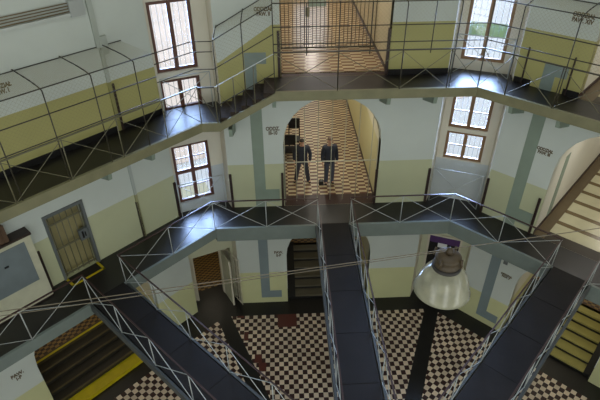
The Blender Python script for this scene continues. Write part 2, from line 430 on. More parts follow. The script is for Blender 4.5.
slab('front_upper_gallery',0,Z2,OF,.2,.05,(m_gal,m_fasc2),tmin=-1.68)
slab('right_upper_gallery',45,Z2,OF,.2,.05,(m_gal,m_fasc2))
slab('far_right_upper_gallery',90,Z2,OF,.2,.05,(m_gal,m_fasc2))
slab('left_upper_gallery',-45,ZL,OL,.2,.05,(m_gal,m_fasc2))
slab('far_left_upper_gallery',-90,ZL,OL,.2,.05,(m_gal,m_fasc2))
slab('stair_landing_upper_gallery',0,ZL,OF,.2,.05,(m_gal,m_fasc2),tmax=-3.2)
# niche floor pieces
for nm,va,z in (('right_lower',22.5,Z1),('left_lower',-22.5,Z1),('right_upper',22.5,Z2),('left_upper',-22.5,ZL)):
    f=MB(); f.hexa([pt(va,-.95,10.3,z-.2),pt(va,.95,10.3,z-.2),pt(va,.82,VD,z-.2),pt(va,-.82,VD,z-.2),
                    pt(va,-.95,10.3,z+.003),pt(va,.95,10.3,z+.003),pt(va,.82,VD,z+.003),pt(va,-.82,VD,z+.003)])
    struct(f.build('floor_niche_'+nm,m_gal))
# black skirting on the upper gallery
def skirting(nm,a,o,segs,z,h=.16):
    for t0,t1 in segs:
        b=MB(); b.box(a,t0,t1,o-.025,o,z,z+h); struct(b.build('baseboard_'+nm,m_iron))
skirting('front',0,OF,((1.5,3.2),),Z2); skirting('right',45,OF,((-3.2,-2.75),(-1.9,-1.5)),Z2); skirting('left',-45,OL,((-4.2,3.4),),ZL)
# slab brackets
for a,ts,z,oo in ((0,(-1.72,1.38,2.65),Z2,OF),(45,(-2.75,-1.53,1.5,2.7),Z2,OF),(-45,(-2.6,.9,2.15),ZL,OL),(0,(-2.95,),ZL,OF)):
    for t in ts:
        b=MB(); w=.05
        b.hexa([pt(a,t-w,R+.12,z-.46),pt(a,t+w,R+.12,z-.46),pt(a,t+w,oo,z-.8),pt(a,t-w,oo,z-.8),
                pt(a,t-w,R+.06,z-.2),pt(a,t+w,R+.06,z-.2),pt(a,t+w,oo,z-.2),pt(a,t-w,oo,z-.2)])
        struct(b.build('trim_bracket',m_pil1))

# ------------------------------------------------------------------ painted strips on the walls
def strip(nm,a,o,rects,mat):
    b=MB()
    for k,(t0,t1,z0,z1) in enumerate(rects): b.box(a,t0,t1,o-.012-.001*k,o,z0,z1)
    struct(b.build('trim_painted_strip_'+nm,mat,merge=False))
for nm,a,dz in (('front',0,0),('right',45,0)):
    strip(nm+'_ground',a,OF,[(-2.48,-2.15,.27,4.06),(-2.15,-1.72,.27,.62)],m_pil0)
    strip(nm+'_lower',a,OF,[(-2.45,-2.1,Z1,Z2-.2 if a else ZL+.45),(-2.1,-1.66,Z1+.2,Z1+.68)],m_pil1)
    strip(nm+'_upper',a,OF,[(-2.5,-1.9,Z2+.4,Z2+.72),(-2.5,-2.18,Z2-(.35 if a==0 else 0),Z2+.4)],m_flag)
strip('left_ground',-45,OL,[(-2.6,-2.25,.2,.62)],m_pil0)

# ------------------------------------------------------------------ corner guards
def guard(a,o,t,z,label,h=1.3,w=.075):
    b=MB(); b.box(a,t-w/2,t+w/2,o-.05,o+.02,z,z+h)
    g=b.build('corner_guard',m_dbrown); tag(g,label,'corner guard','brown corner guards')
for a,o,t,z,l in ((0,OF,1.45,Z1,'dark brown corner guard right of the arch where two people stand'),
    (0,OF,-1.56,Z1,'dark brown corner guard left of the arch where two people stand'),
    (0,OF,3.15,Z1,'dark brown corner guard left of the lower right window niche'),
    (45,OF,-3.2,Z1,'dark brown corner guard right of the lower right window niche'),
    (45,OF,-1.6,Z1,'dark brown corner guard beside the white lower arch at right'),
    (-45,OL,2.02,Z1,'dark brown corner guard under the conduit on the lower left wall'),
    (-45,OL,3.36,Z1,'dark brown corner guard left of the lower left window'),
    (0,OF,-3.2,Z1,'short dark brown corner guard right of the lower left window'),
    (-45,OL,-.93,Z1,'dark brown corner guard between grey panelled cabinet and barred door'),
    (0,OF,1.44,Z2,'dark brown corner guard right of the upper barred grille'),
    (0,OF,-1.55,Z2,'dark brown corner guard left of the upper barred grille'),
    (-45,OL,2.12,ZL,'dark brown corner guard behind the upper left cage')):
    guard(a,o,t,z,l)
for t,l in ((-2.98,'dark brown wall post on the upper right wall near the window'),(-1.82,'dark brown wall post on the upper right wall near the arch')):
    guard(45,OF,t,Z2,l,1.0,.03)

# ------------------------------------------------------------------ railings
def railing(name,label,cat,group,A,B,fr,h,mats,drop0=None,rp=.014,rb=.008,rt=.02,ends=(True,True),X=True,slim=False):
    """A,B floor end points (Vectors; may slope); fr: node fractions"""
    A,B=Vector(A),Vector(B); t=thing(name,label,cat,A,group)
    up=Vector((0,0,h)); P=[A.lerp(B,f) for f in fr]
    mp,mbr,mt=mats
    for i,p in enumerate(P):
        if (i==0 and not ends[0]) or (i==len(P)-1 and not ends[1]): continue
        m=MB(); m.tube(p,p+up,rp,6); m.build('post',mp,t)
    for p,q in zip(P,P[1:]):
        m=MB(); m.tube(p+up*.97,q+Vector((0,0,.03)),rb,5); m.build('brace',mbr,t)
        if X:
            m=MB(); m.tube(p+Vector((0,0,.03)),q+up*.97,rb,5); m.build('brace',mbr,t)
    m=MB(); m.bar(P[0]+up,P[-1]+up,rt*2,rt*1.4); m.build('top_rail',mt,t)
    return t
I0=R*T22; W=.49; BAY=(I0-W)/2
LW=(m_whitebar,m_whitebar,m_rail)
def frac(t0,t1,nodes): return [(n-t0)/(t1-t0) for n in nodes]
def gal_rail(a,t0,t1,nodes,label,z=Z1,mats=LW,h=1.05,grp='railings of the lower gallery',**k):
    return railing('gallery_railing',label,'railing',grp,pt(a,t0,R-.01,z),pt(a,t1,R-.01,z),frac(t0,t1,nodes),h,mats,**k)
n5=[-I0,-I0+BAY,-W]
gal_rail(0,-I0,-W,n5,'white cross-braced railing of lower gallery, left of the central footbridge',ends=(True,False))
gal_rail(0,W,I0,[W,I0-BAY,I0],'white cross-braced railing of lower gallery, right of the central footbridge',ends=(False,False))
gal_rail(45,-I0,-W,n5,'white cross-braced railing between lower right window and right footbridge',ends=(True,False))
gal_rail(45,W,I0,[W,I0-BAY,I0],'white cross-braced railing beyond the right footbridge at frame edge',ends=(False,True))
gal_rail(-45,W,I0,[W,I0-BAY,I0],'white cross-braced railing between left footbridge and lower left window',ends=(False,False))
gal_rail(-45,-I0,-W,n5,'white cross-braced railing in front of the grey panelled cabinet',ends=(True,False))
gal_rail(-90,-I0,I0,[-I0,-I0+BAY,-W,W,I0-BAY,I0],'white railing of the lower gallery past the left edge',ends=(True,False))
gal_rail(90,-I0,I0,[-I0,-I0+BAY,-W,W,I0-BAY,I0],'white railing of the lower gallery past the right edge',ends=(False,True))

# ------------------------------------------------------------------ footbridges
RP=1.35   # central platform apothem
m=MB(); ring=[pt(22.5+45*i,0,RP/math.cos(22.5*D2R),0) for i in range(8)]
for i in range(8):
    a,b=ring[i],ring[(i+1)%8]
    m.poly([a+Vector((0,0,Z1-.13)),b+Vector((0,0,Z1-.13)),b+Vector((0,0,Z1-.002)),a+Vector((0,0,Z1-.002))])
m.poly([p+Vector((0,0,Z1-.002)) for p in ring]); m.poly([p+Vector((0,0,Z1-.13)) for p in ring][::-1])
pf=m.build('bridge_platform',m_deck); tag(pf,'dark round platform where the footbridges meet, below the frame','platform')
B2=1.43
NB=[0,1,2,3,4,5]
def bridge(a,which,extra):
    t=thing('footbridge',extra,'footbridge',pt(a,0,R,Z1),'dark footbridges to the lower gallery')
    d=MB(); d.box(a,-W+.01,W-.01,RP-.02,R+.06,Z1-.12,Z1+.02); d.build('deck',m_deck,t)
    for sg in (-1,1):
        e=MB(); x0,x1=sorted((sg*(W+.02),sg*(W+.08))); e.box(a,x0,x1,RP+.1,R-.032,Z1-.22,Z1+.03); e.build('edge_beam',m_beam,t)
    for k in range(1,5):
        s=MB(); s.box(a,-W-.01,W+.01,R-k*B2-.012,R-k*B2+.012,Z1+.02,Z1+.026); s.build('deck_joint',m_deck,t)
    for sg,nm in ((-1,'left'),(1,'right')):
        fr=[n*B2/(R-RP) for n in NB if n*B2<R-RP-.3]
        railing('footbridge_railing','white cross-braced railing with brown handrail on %s side of %s footbridge'%(nm,which),'railing',
            'railings of the footbridges',pt(a,sg*(W+.02),R-.05,Z1+.02),pt(a,sg*(W+.02),RP,Z1+.02),fr,1.02,LW,rp=.013,rb=.009,rt=.017)
bridge(0,'central','dark footbridge running down the middle of the picture')
bridge(45,'right','dark footbridge crossing the lower right of the picture')
bridge(-45,'left','dark footbridge crossing the lower left of the picture')

# ------------------------------------------------------------------ upper gallery railings, cages and the stair
UP=(m_darkbar,m_olivebar,m_darkbar)
grp2='railings of the upper gallery'
def cage(label,a,oe,ow,t0,t1,posts,h,za,zb,ts,roof=True,inter=()):
    """net cage standing on the gallery edge: posts bend back to the wall; za/zb floor heights at t0/t1"""
    def z(t): return za+(zb-za)*(t-t0)/(t1-t0)
    g=thing('safety_cage',label,'safety cage',pt(a,t0,oe,za),'net cages on the upper gallery')
    for t in posts:
        p=MB(); P=[pt(a,t,oe,z(t)),pt(a,t,oe,z(t)+h-.05)]
        for k in range(1,6):
            f=k/5; P.append(pt(a,t,oe+(ow-oe)*(f**1.5)*.75,z(t)+h-.05+.09*math.sin(f*math.pi/2)))
        if roof: P.append(pt(a,t,ow-.01,z(t)+h+.05))
        p.path(P,.014,6); p.build('post',m_darkbar,g)
    for t in inter:
        p=MB(); p.tube(pt(a,t,oe,z(t)+1.0),pt(a,t,oe,z(t)+h),.013,6); p.build('hanger',m_darkbar,g)
    for hh in ts:
        p=MB(); p.tube(pt(a,t0,oe,za+hh),pt(a,t1,oe,zb+hh),.014,6); p.build('cage_rail',m_darkbar,g)
    def uv(t,v): return (t+20,v)
    p=MB(); p.poly([pt(a,t0,oe,za+1.05),pt(a,t1,oe,zb+1.05),pt(a,t1,oe,zb+h),pt(a,t0,oe,za+h)],0,uv=[uv(t0,0),uv(t1,0),uv(t1,h-1.05),uv(t0,h-1.05)])
    p.build('net',m_net,g)
    if roof:
        p=MB(); p.tube(pt(a,t0,ow-.02,za+h+.02),pt(a,t1,ow-.02,zb+h+.02),.012,6); p.build('cage_rail',m_darkbar,g)
        p=MB(); p.poly([pt(a,t0,oe,za+h),pt(a,t1,oe,zb+h),pt(a,t1,ow-.01,zb+h),pt(a,t0,ow-.01,za+h)],0,uv=[uv(t0,0),uv(t1,0),uv(t1,1.3),uv(t0,1.3)])
        p.build('roof_net',m_roofnet,g)
    return g
ts0=-1.68
gal_rail(0,ts0,I0,[ts0,-.04,1.6,2.85,I0],'dark cross-braced railing in front of the upper barred grille',z=Z2+.05,mats=UP,grp=grp2,ends=(True,False))
gal_rail(45,-I0,I0,[-I0,-2.95,-1.75,-.5,.8,2.2,I0],'dark cross-braced railing of upper gallery at the right edge',z=Z2+.05,mats=UP,grp=grp2)
gal_rail(-45,-I0,I0,[-I0,-2.55,-1.27,0,1.33,2.6,I0],'olive cross-braced railing of upper gallery along the left wall',z=ZL+.05,mats=(m_olivebar,m_olivebar,m_olivebar),grp=grp2)
railing('gallery_railing','pale sloping handrail of the short stair beside the upper left window','railing',grp2,pt(0,-3.25,R-.01,ZL+.05),pt(0,ts0,R-.01,Z2+.05),[0,.32,.66,1],1.02,(m_olivebar,m_olivebar,m_pipe),X=False,rb=.003,rt=.012,ends=(True,False))
cage('tall net cage on the upper gallery across the barred grille',0,R+.02,OF,ts0,I0,[ts0,-.04,1.6,2.93,I0],2.28,Z2,Z2,[1.3,1.72,2.28],inter=(-.85,.75,2.3))
cage('tall net cage on the upper gallery along the right wall',45,R+.02,OF,-I0,I0,[-2.97,-1.7,-.4,.9,2.3],2.28,Z2,Z2,[1.3,1.72,2.28],inter=())
cage('tall net cage on the upper gallery along the left wall',-45,R+.02,OL,-I0,2.6,[-3.3,-2.2,-1.13,-.05,1.02,2.08],2.26,ZL,ZL,[1.14,1.7,2.26])
cage('sloping net cage over the short stair on the upper left',0,R+.02,OF,-3.2,ts0,[-3.17,-2.45],2.26,ZL,Z2,[.55,1.55,2.26])
# light railing bars round the corner by the upper left window
railing('gallery_railing','short dark railing on the landing below the upper left window','railing',grp2,pt(0,-I0,R-.01,ZL+.05),pt(0,-3.25,R-.01,ZL+.05),[0,1],1.02,UP,ends=(False,False),X=False)
wl=thing('cage_crossbar','thin dark bars crossing in front of the upper left window','cage bar',pt(-45,2.6,R+.02,ZL))
for hh in (1.55,2.0,2.26):
    p=MB(); p.path([pt(-45,2.6,R+.02,ZL+hh),pt(-45,I0,R+.02,ZL+hh),pt(0,-3.2,R+.02,ZL+hh)],.013); p.build('bar',m_darkbar,wl)

# short stair
t=thing('gallery_stair','short brown brush-mat stair linking the two levels of the upper gallery','stairs',pt(0,-3.2,R,ZL))
n=5
for k in range(n):
    ta=-3.2+(ts0+3.2)*k/n; tb=-3.2+(ts0+3.2)*(k+1)/n; zz=ZL+(Z2-ZL)*(k+1)/n
    s=MB(); s.box(0,ta,tb+.03,R+.04,OF-.002,zz-.2,zz-.001); s.build('step',m_brush,t)
s=MB()
s.hexa([pt(0,-3.2,R-.03,ZL-.2),pt(0,ts0,R-.03,Z2-.2),pt(0,ts0,R+.04,Z2-.2),pt(0,-3.2,R+.04,ZL-.2),
        pt(0,-3.2,R-.03,ZL+.03),pt(0,ts0,R-.03,Z2-.0),pt(0,ts0,R+.04,Z2-.0),pt(0,-3.2,R+.04,ZL+.03)])
s.build('stringer',m_fasc2,t)

# window guard rails
def wguard(va,o,t0,t1,z,h,label):
    g=thing('window_guard_rail',label,'guard rail',pt(va,0,o,z),'guard rails before the niche windows')
    for tt in (t0,t1):
        p=MB(); p.tube(pt(va,tt,o,z),pt(va,tt,o,z+h),.016); p.build('post',m_whitebar,g)
    p=MB(); p.tube(pt(va,t0,o,z+h),pt(va,t1,o,z+h),.016); p.build('top_rail',m_whitebar,g)
    for s0,s1 in ((0,1),(1,0)):
        p=MB(); p.tube(pt(va,t0,o,z+h*s0),pt(va,t1,o,z+h*s1),.009); p.build('brace',m_whitebar,g)
wguard(22.5,10.58,-.8,.72,Z1,1.28,'white tubular guard rail below the lower right window')
wguard(-22.5,10.6,-.78,.66,Z1,1.28,'white tubular guard rail across the lower left window')
wguard(22.5,10.58,-.8,.72,Z2,1.1,'white tubular guard rail below the upper right window')
wguard(-22.5,10.6,-.76,.62,ZL,1.08,'white tubular guard rail across the upper left window')

# ------------------------------------------------------------------ gates and doors
# grille across the upper corridor
o=OF+2.2
g=thing('barred_grille','dark floor to ceiling barred grille closing the upper front corridor','grille',pt(0,0,o,Z2))
for k in range(25):
    x=-1.46+k*.1217; zt=archz(x)
    b=MB(); b.tube(pt(0,x,o,Z2+.05),pt(0,x,o,Z2+zt-.02),.009 if k%6 else .014,6); b.build('bar',m_darkbar,g)
for zz in (.06,2.3):
    b=MB(); b.bar(pt(0,-1.48,o,Z2+zz),pt(0,1.48,o,Z2+zz),.03,.045); b.build('cross_rail',m_darkbar,g)
b=MB(); b.box(0,-.62,-.08,o+.02,o+.06,Z2+1.3,Z2+1.62); b.build('notice_plate',m_pil1,g)
b=MB(); b.box(0,-.7,-.58,o-.06,o+.06,Z2+1.02,Z2+1.3); b.build('lock_box',m_olivebar,g)
# pale barred gate across the lower arch
o=OF+.2
g=thing('barred_gate','thin pale barred gate in the lower arch in front of the people','gate',pt(0,0,o,Z1))
m_pale=plain('pale gate steel',(188,184,160),.45)
for x in (-1.1,-.84,-.42,0,.42,.84,1.26):
    b=MB(); b.tube(pt(0,x,o,Z1+.05),pt(0,x,o,Z1+archz(x)-.03),.012,6); b.build('bar',m_pale,g)
for zz in (1.55,):
    b=MB(); b.bar(pt(0,-1.47,o,Z1+zz),pt(0,1.47,o,Z1+zz),.02,.028); b.build('cross_rail',m_pale,g)
b=MB(); b.path([pt(0,x*.985,o,Z1+(archz(x)-.02)) for x in arch_pts(16)],.016); b.tube(pt(0,1.47,o,Z1),pt(0,1.47,o,Z1+2.35),.016); b.tube(pt(0,-1.47,o,Z1),pt(0,-1.47,o,Z1+2.35),.016)
b.build('frame',m_pale,g)
# black chairs along the left side of the corridor
def chair(x,o,label,h):
    g=thing('corridor_chair',label,'chair',pt(0,x,o,Z1),'black chairs in the lower corridor')
    for sx in (-.2,.2):
        for sy,zt in ((-.2,.46),(.2,h)):
            b=MB(); b.bar(pt(0,x+sx,o+sy,Z1),pt(0,x+sx,o+sy,Z1+zt),.04,.04); b.build('leg',m_iron,g)
    b=MB(); b.box(0,x-.23,x+.23,o-.23,o+.23,Z1+.44,Z1+.5); b.build('seat',m_iron,g)
    b=MB(); b.box(0,x-.22,x+.22,o+.19,o+.23,Z1+h-.42,Z1+h); b.build('backrest',m_iron,g)
chair(-1.25,R+3.95,'black chair against the left corridor wall, nearer the arch',.98)
chair(-1.05,R+4.75,'taller black chair against the left corridor wall, behind the first',1.25)
# cell door on the left
a=-45; o=OL+.06
mbx=MB(); mbx.box(a,-.5,.46,OL+.24,OL+.29,Z1,Z1+2.12); struct(mbx.build('door_1',m_gateback))
g=thing('barred_door','grey framed barred cell door with lock on the lower left wall','door',pt(a,0,o,Z1))
for t0,t1,z0,z1 in ((-.56,-.49,0,2.18),(.45,.53,0,2.18),(-.49,.45,2.1,2.18)):
    b=MB(); b.box(a,t0,t1,OL-.04,OL+.1,Z1+z0,Z1+z1); b.build('frame',m_steel,g)
for k in range(6):
    x=-.43+.165*k
    b=MB(); b.tube(pt(a,x,o,Z1+.04),pt(a,x,o,Z1+2.08),.014,6); b.build('bar',m_olivebar,g)
for zz in (.1,1.0,1.8):
    b=MB(); b.bar(pt(a,-.49,o,Z1+zz),pt(a,.45,o,Z1+zz),.02,.05); b.build('cross_bar',m_olivebar,g)
b=MB(); b.box(a,.2,.44,OL-.03,OL+.07,Z1+.95,Z1+1.3); lb=b.build('lock_box',m_steel,g)
b=MB(); b.box(a,.26,.31,OL-.045,OL-.03,Z1+1.02,Z1+1.24); b.box(a,.34,.37,OL-.045,OL-.03,Z1+1.05,Z1+1.2); b.build('lock_slot',m_iron,lb)
# yellow tape on the floor round that door
b=MB(); q=[(-.5,R+1.33),(-.5,R+.98),(.42,R+.98),(.42,R+1.33)]
for (t0,o0),(t1,o1) in zip(q,q[1:]):
    b.box(a,min(t0,t1)-.035,max(t0,t1)+.035,min(o0,o1)-.035,max(o0,o1)+.035,Z1+.002,Z1+.008)
tag(b.build('floor_tape',m_yellow,merge=False),'yellow tape outline on the dark floor before the barred door','floor marking')

# cabinet left of the cell door
a=-45
g=thing('wall_cabinet','cream cabinet with blue grey panel at the left edge of the lower gallery','cabinet',pt(a,-1.7,OL-.15,Z1))
b=MB(); b.box(a,-2.5,-1.02,R+1.05,OL-.001,Z1+.05,Z1+2.1); b.build('body',m_cab,g)
b=MB(); b.box(a,-2.53,-.99,R+1.02,OL-.001,Z1+2.1,Z1+2.16); b.build('top_board',m_dbrown,g)
b=MB(); b.box(a,-2.2,-1.2,R+1.035,R+1.06,Z1+.72,Z1+1.98); dr=b.build('panel',m_panelgrey,g)
b=MB(); b.box(a,-1.82,-1.72,R+1.01,R+1.035,Z1+1.52,Z1+1.56); b.build('handle',m_iron,dr)
b=MB(); b.box(a,-2.5,-1.02,R+1.055,OL-.001,Z1,Z1+.05); b.build('plinth',m_dbrown,g)
g=thing('wooden_box','brown slatted box standing on the cream cabinet','box',pt(a,-1.75,OL-.15,Z1+2.16))
b=MB(); b.box(a,-2.1,-1.5,OL-.3,OL-.02,Z1+2.162,Z1+2.66); b.build('body',m_box,g)
for k in range(5):
    x=-2.06+.125*k; b=MB(); b.box(a,x,x+.08,OL-.32,OL-.3,Z1+2.17,Z1+2.65); b.build('slat',m_box,g)

# ground floor doorway in the left niche: passage with tiled floor, frame and opened leaves
va=-22.5; DD=11.38
s=MB(); t0,t1,o0,o1=-1.0,1.1,DD+.12,DD+4
def quad(t0,t1,o0,o1,z=2.6):
    s.poly([pt(va,t0,o0,0),pt(va,t0,o1,0),pt(va,t0,o1,z),pt(va,t0,o0,z)]); s.poly([pt(va,t1,o0,0),pt(va,t1,o1,0),pt(va,t1,o1,z),pt(va,t1,o0,z)])
    s.poly([pt(va,t0,o0,z),pt(va,t1,o0,z),pt(va,t1,o1,z),pt(va,t0,o1,z)])
quad(t0,t1,o0,o1); s.poly([pt(va,t0,o1,0),pt(va,t1,o1,0),pt(va,t1,o1,2.6),pt(va,t0,o1,2.6)])
quad(-.78,.72,VD+.24,DD+.1,2.5)
struct(s.build('wall_passage',m_hall,recalc=False))
wall('wall_doorway',va,DD,-.8,.75,[(0,2.52,[(-.58,.4,0,2.24)])],m_cream,.12)
f=MB(); f.poly([pt(va,t0,VD,.002),pt(va,t1,VD,.002),pt(va,t1,o1,.002),pt(va,t0,o1,.002)],1)
f.poly([pt(va,t0,DD+.42,.005),pt(va,t1,DD+.42,.005),pt(va,t1,o1,.005),pt(va,t0,o1,.005)],0,uv=[(t0+20,11),(t1+20,11),(t1+20,o1),(t0+20,o1)])
struct(f.build('floor_passage',[m_dimfloor,m_black],merge=False,recalc=False))
b=MB(); b.box(va,-.66,-.58,DD-.05,DD+.02,0,2.32); b.box(va,.4,.48,DD-.05,DD+.02,0,2.32); b.box(va,-.58,.4,DD-.05,DD+.02,2.24,2.32)
struct(b.build('door_2',m_cream,merge=False))
def leaf(hinge, end, label, kind):
    h,e=Vector(hinge),Vector(end); g=thing('door_leaf' if kind=='solid' else 'lattice_gate',label,'door' if kind=='solid' else 'gate',h)
    d=(e-h); up=Vector((0,0,1))
    if kind=='solid':
        p=MB(); p.bar(h+up*1.12,e+up*1.12,.045,2.2); p.build('panel',m_cab,g)
        for f in (.02,.98):
            p=MB(); q=h+d*f; p.bar(q+up*.02,q+up*2.24,.06,.06); p.build('stile',m_cream,g)
        p=MB(); q=h+d*.88; p.tube(q+up*1.0,q+up*1.14,.03); p.build('handle',m_iron,g)
    else:
        for f in (0,.2,.4,.6,.8,1):
            p=MB(); q=h+d*f; p.tube(q+up*.04,q+up*2.3,.014); p.build('bar',m_cream,g)
        for z0 in (.08,2.26):
            p=MB(); p.tube(h+up*z0,e+up*z0,.016); p.build('cross_bar',m_cream,g)
        for k in range(6):
            p=MB(); z0=.1+k*.36; p.tube(h+up*z0,e+up*(z0+.36),.009); p.build('lattice_bar',m_cream,g)
leaf(pt(va,.45,DD-.08,0),pt(va,.54,DD-.85,0),'cream door leaf standing open beside the ground floor doorway','solid')
leaf(pt(va,.62,DD-.1,0),pt(va,.83,DD-1.0,0),'cream lattice gate folded open right of the ground floor doorway','lattice')
# black door with purple board in the right niche
va=22.5
b=MB(); b.box(va,-.55,.5,VD+.1,VD+.16,0,2.85); d3=struct(b.build('door_3',m_iron))
b=MB(); b.box(va,-.62,-.55,VD-.04,VD+.12,0,2.92); b.box(va,.5,.57,VD-.04,VD+.12,0,2.92); b.box(va,-.55,.5,VD-.04,VD+.12,2.85,2.92); b.build('door_frame',m_cream,d3,merge=False)
b=MB(); b.box(va,-.55,.5,VD-.02,VD+.06,2.55,2.83); tag(b.build('header_board',m_purple),'purple board above the black door behind the big lamp','board')
b=MB(); b.box(va,-.24,.08,VD+.07,VD+.1,2.28,2.55); tag(b.build('paper_notice',m_paper),'white paper notice on the black door behind the big lamp','notice')

# ------------------------------------------------------------------ pipes and ducts on the left wall
a=-45
g=thing('cable_duct','pale cable duct rising along the upper left wall','duct',pt(a,2.05,OL,Z2))
b=MB(); b.box(a,2.0,2.08,OL-.05,OL-.001,Z1,Z1+3.3); b.build('lower_run',m_duct,g)
b=MB(); b.box(a,1.99,2.09,OL-.05,OL-.001,ZL+.02,Z2+1.35); b.build('middle_run',m_duct,g)
b=MB(); b.box(a,2.02,2.22,OL-.07,OL-.001,Z2+1.22,Z2+1.66); b.build('joint_box',m_duct,g)
b=MB(); b.box(a,1.94,2.07,OL-.05,OL-.001,Z2+1.4,ZT-.2); b.build('upper_run',m_duct,g)
g=thing('cable_tray','pale tray with brown cables on the upper left wall','cable tray',pt(a,0,OL,11.4))
b=MB(); b.box(a,-3.2,1.5,OL-.08,OL-.001,11.27,11.34); b.build('ledge',m_pipe,g)
for k in range(4):
    b=MB(); z=11.37+.06*k; b.tube(pt(a,-3.2,OL-.05,z),pt(a,1.55,OL-.05,z),.012); b.build('cable',m_cable,g)
b=MB(); b.box(a,1.5,1.84,OL-.12,OL-.001,11.25,11.6); tag(b.build('junction_box',m_whitebar),'white junction box where the cable tray meets the duct','box')

# ------------------------------------------------------------------ lamp on its cables
LC=Vector((-.018,-.10,Z1+6.365)); LS=.955
g=thing('pendant_lamp','big white bell-shaped pendant lamp hanging over the central footbridge','lamp',LC)
b=MB(); b.lathe([(.13,.33),(.145,.31),(.185,.265),(.225,.2),(.255,.12),(.278,.04),(.293,0),(.286,-.006),(.27,.03),(.246,.11),(.215,.19),(.175,.25),(.125,.3)],LC,40); b.build('reflector',m_lampw,g)
b=MB(); b.lathe([(0,.34),(.125,.34),(.135,.36),(.128,.375),(.122,.42),(.128,.43),(.128,.455),(.10,.475),(.06,.485),(0,.49)],LC,28); hs=b.build('housing',m_lamph,g)
b=MB(); b.lathe([(.0,.29),(.142,.30),(.148,.32),(.142,.345),(0,.35)],LC,28); b.build('collar',m_collar,g)
for k in range(4):
    q=math.pi/4+k*math.pi/2; v=Vector((math.cos(q),math.sin(q),0)); b=MB(); b.tube(LC+v*.142+Vector((0,0,.37)),LC+v*.135+Vector((0,0,.46)),.013); b.build('clamp',m_lamph,hs)
b=MB(); b.lathe([(0,.48),(.04,.48),(.034,.53),(.02,.555),(0,.56)],LC,14); b.build('hook',m_lamph,g)
b=MB(); b.lathe([(0,.06),(.05,.08),(.075,.14),(.06,.2),(.03,.26),(.03,.3),(0,.3)],LC,20); b.build('bulb',m_paper,g)
zt=LC.z+.52
dv=Vector((1,.146,0)).normalized()
def cable(p0,p1,sag,r,name,label):
    p0,p1=Vector(p0),Vector(p1); b=MB(); n=24
    b.path([p0.lerp(p1,k/n)-Vector((0,0,sag*4*(k/n)*(1-k/n))) for k in range(n+1)],r)
    tag(b.build(name,m_wire),label,'cable')
C0=Vector((LC.x,LC.y,zt))
cable(C0-dv*9.9,C0,.0,.004,'suspension_cable','thin brown cable from the left wall to the pendant lamp, upper of two')
cable(C0,C0+dv*9.6,.0,.004,'suspension_cable','thin brown cable from the pendant lamp to the right wall')
cable(C0-dv*9.9-Vector((0,.05,.05)),C0-Vector((.0,0,.02)),.0,.0035,'power_cable','thin brown cable to the pendant lamp, lower of two on the left')

# ------------------------------------------------------------------ stencilled signs
def sign(a,o,t,z,lines,size,label,mat=None):
    cu=bpy.data.curves.new('stencilled_sign','FONT'); cu.body='\n'.join(lines); cu.size=size; cu.align_x='CENTER'; cu.align_y='CENTER'; cu.extrude=.002; cu.space_line=.85; cu.offset=.005
    ob=bpy.data.objects.new('tmp',cu); COL.objects.link(ob)
    dg=bpy.context.evaluated_depsgraph_get(); me=bpy.data.meshes.new_from_object(ob.evaluated_get(dg))
    bpy.data.objects.remove(ob)
    me.materials.clear(); me.materials.append(mat or m_sign)
    s=bpy.data.objects.new('stencilled_sign',me); link(s)
    X=pt(a,1,0,0); Zv=Vector((0,0,1)); Y=X.cross(Zv)*-1
    M=Matrix((X,Zv*1.3,X.cross(Zv))).transposed().to_4x4(); M.translation=pt(a,t,o-.006,z); s.matrix_world=M
    tag(s,label,'sign','stencilled ward signs')
SL=['ODDZIA\u0141']
sign(0,OF,-1.8,Z1+2.79,['ODDZ.','III-10'],.13,'brown two-line stencil left of the arch with two people')
sign(45,OF,-1.88,Z1+2.76,['ODDZIA\u0141','PAW. III'],.1,'brown two-line stencil on the lower right wall beside the white arch')
sign(0,OF,-1.92,Z2+1.8,['ODDZIA\u0141','PAW. II'],.11,'brown two-line stencil above the short stair beside the grille')
sign(45,OF,-1.94,Z2+1.93,['ODDZIA\u0141','PAW. XIV'],.115,'brown two-line stencil high on the upper right wall')
sign(-45,OL,-.4,Z2+1.12,['ODDZIA\u0141','PAW. I'],.11,'brown two-line stencil at the left edge behind the net cage')
sign(-45,OL,-2.58,2.3,['PAW.','I-P'],.14,'brown two-line stencil on the ground floor wall at bottom left')
sign(0,OF,-1.78,2.43,['PAW.','II-P'],.13,'small brown stencil beside the ground floor arch with steps')
sign(45,OF,-1.86,2.52,['ODDZIA\u0141','PAW. P'],.085,'small brown stencil on ground floor wall right of the lamp')
b=MB(); b.box(45,-2.07,-1.93,OF-.02,OF,2.98,3.12); tag(b.build('number_plate',m_steel),'tiny grey plate above the stencil on ground floor wall','plate')

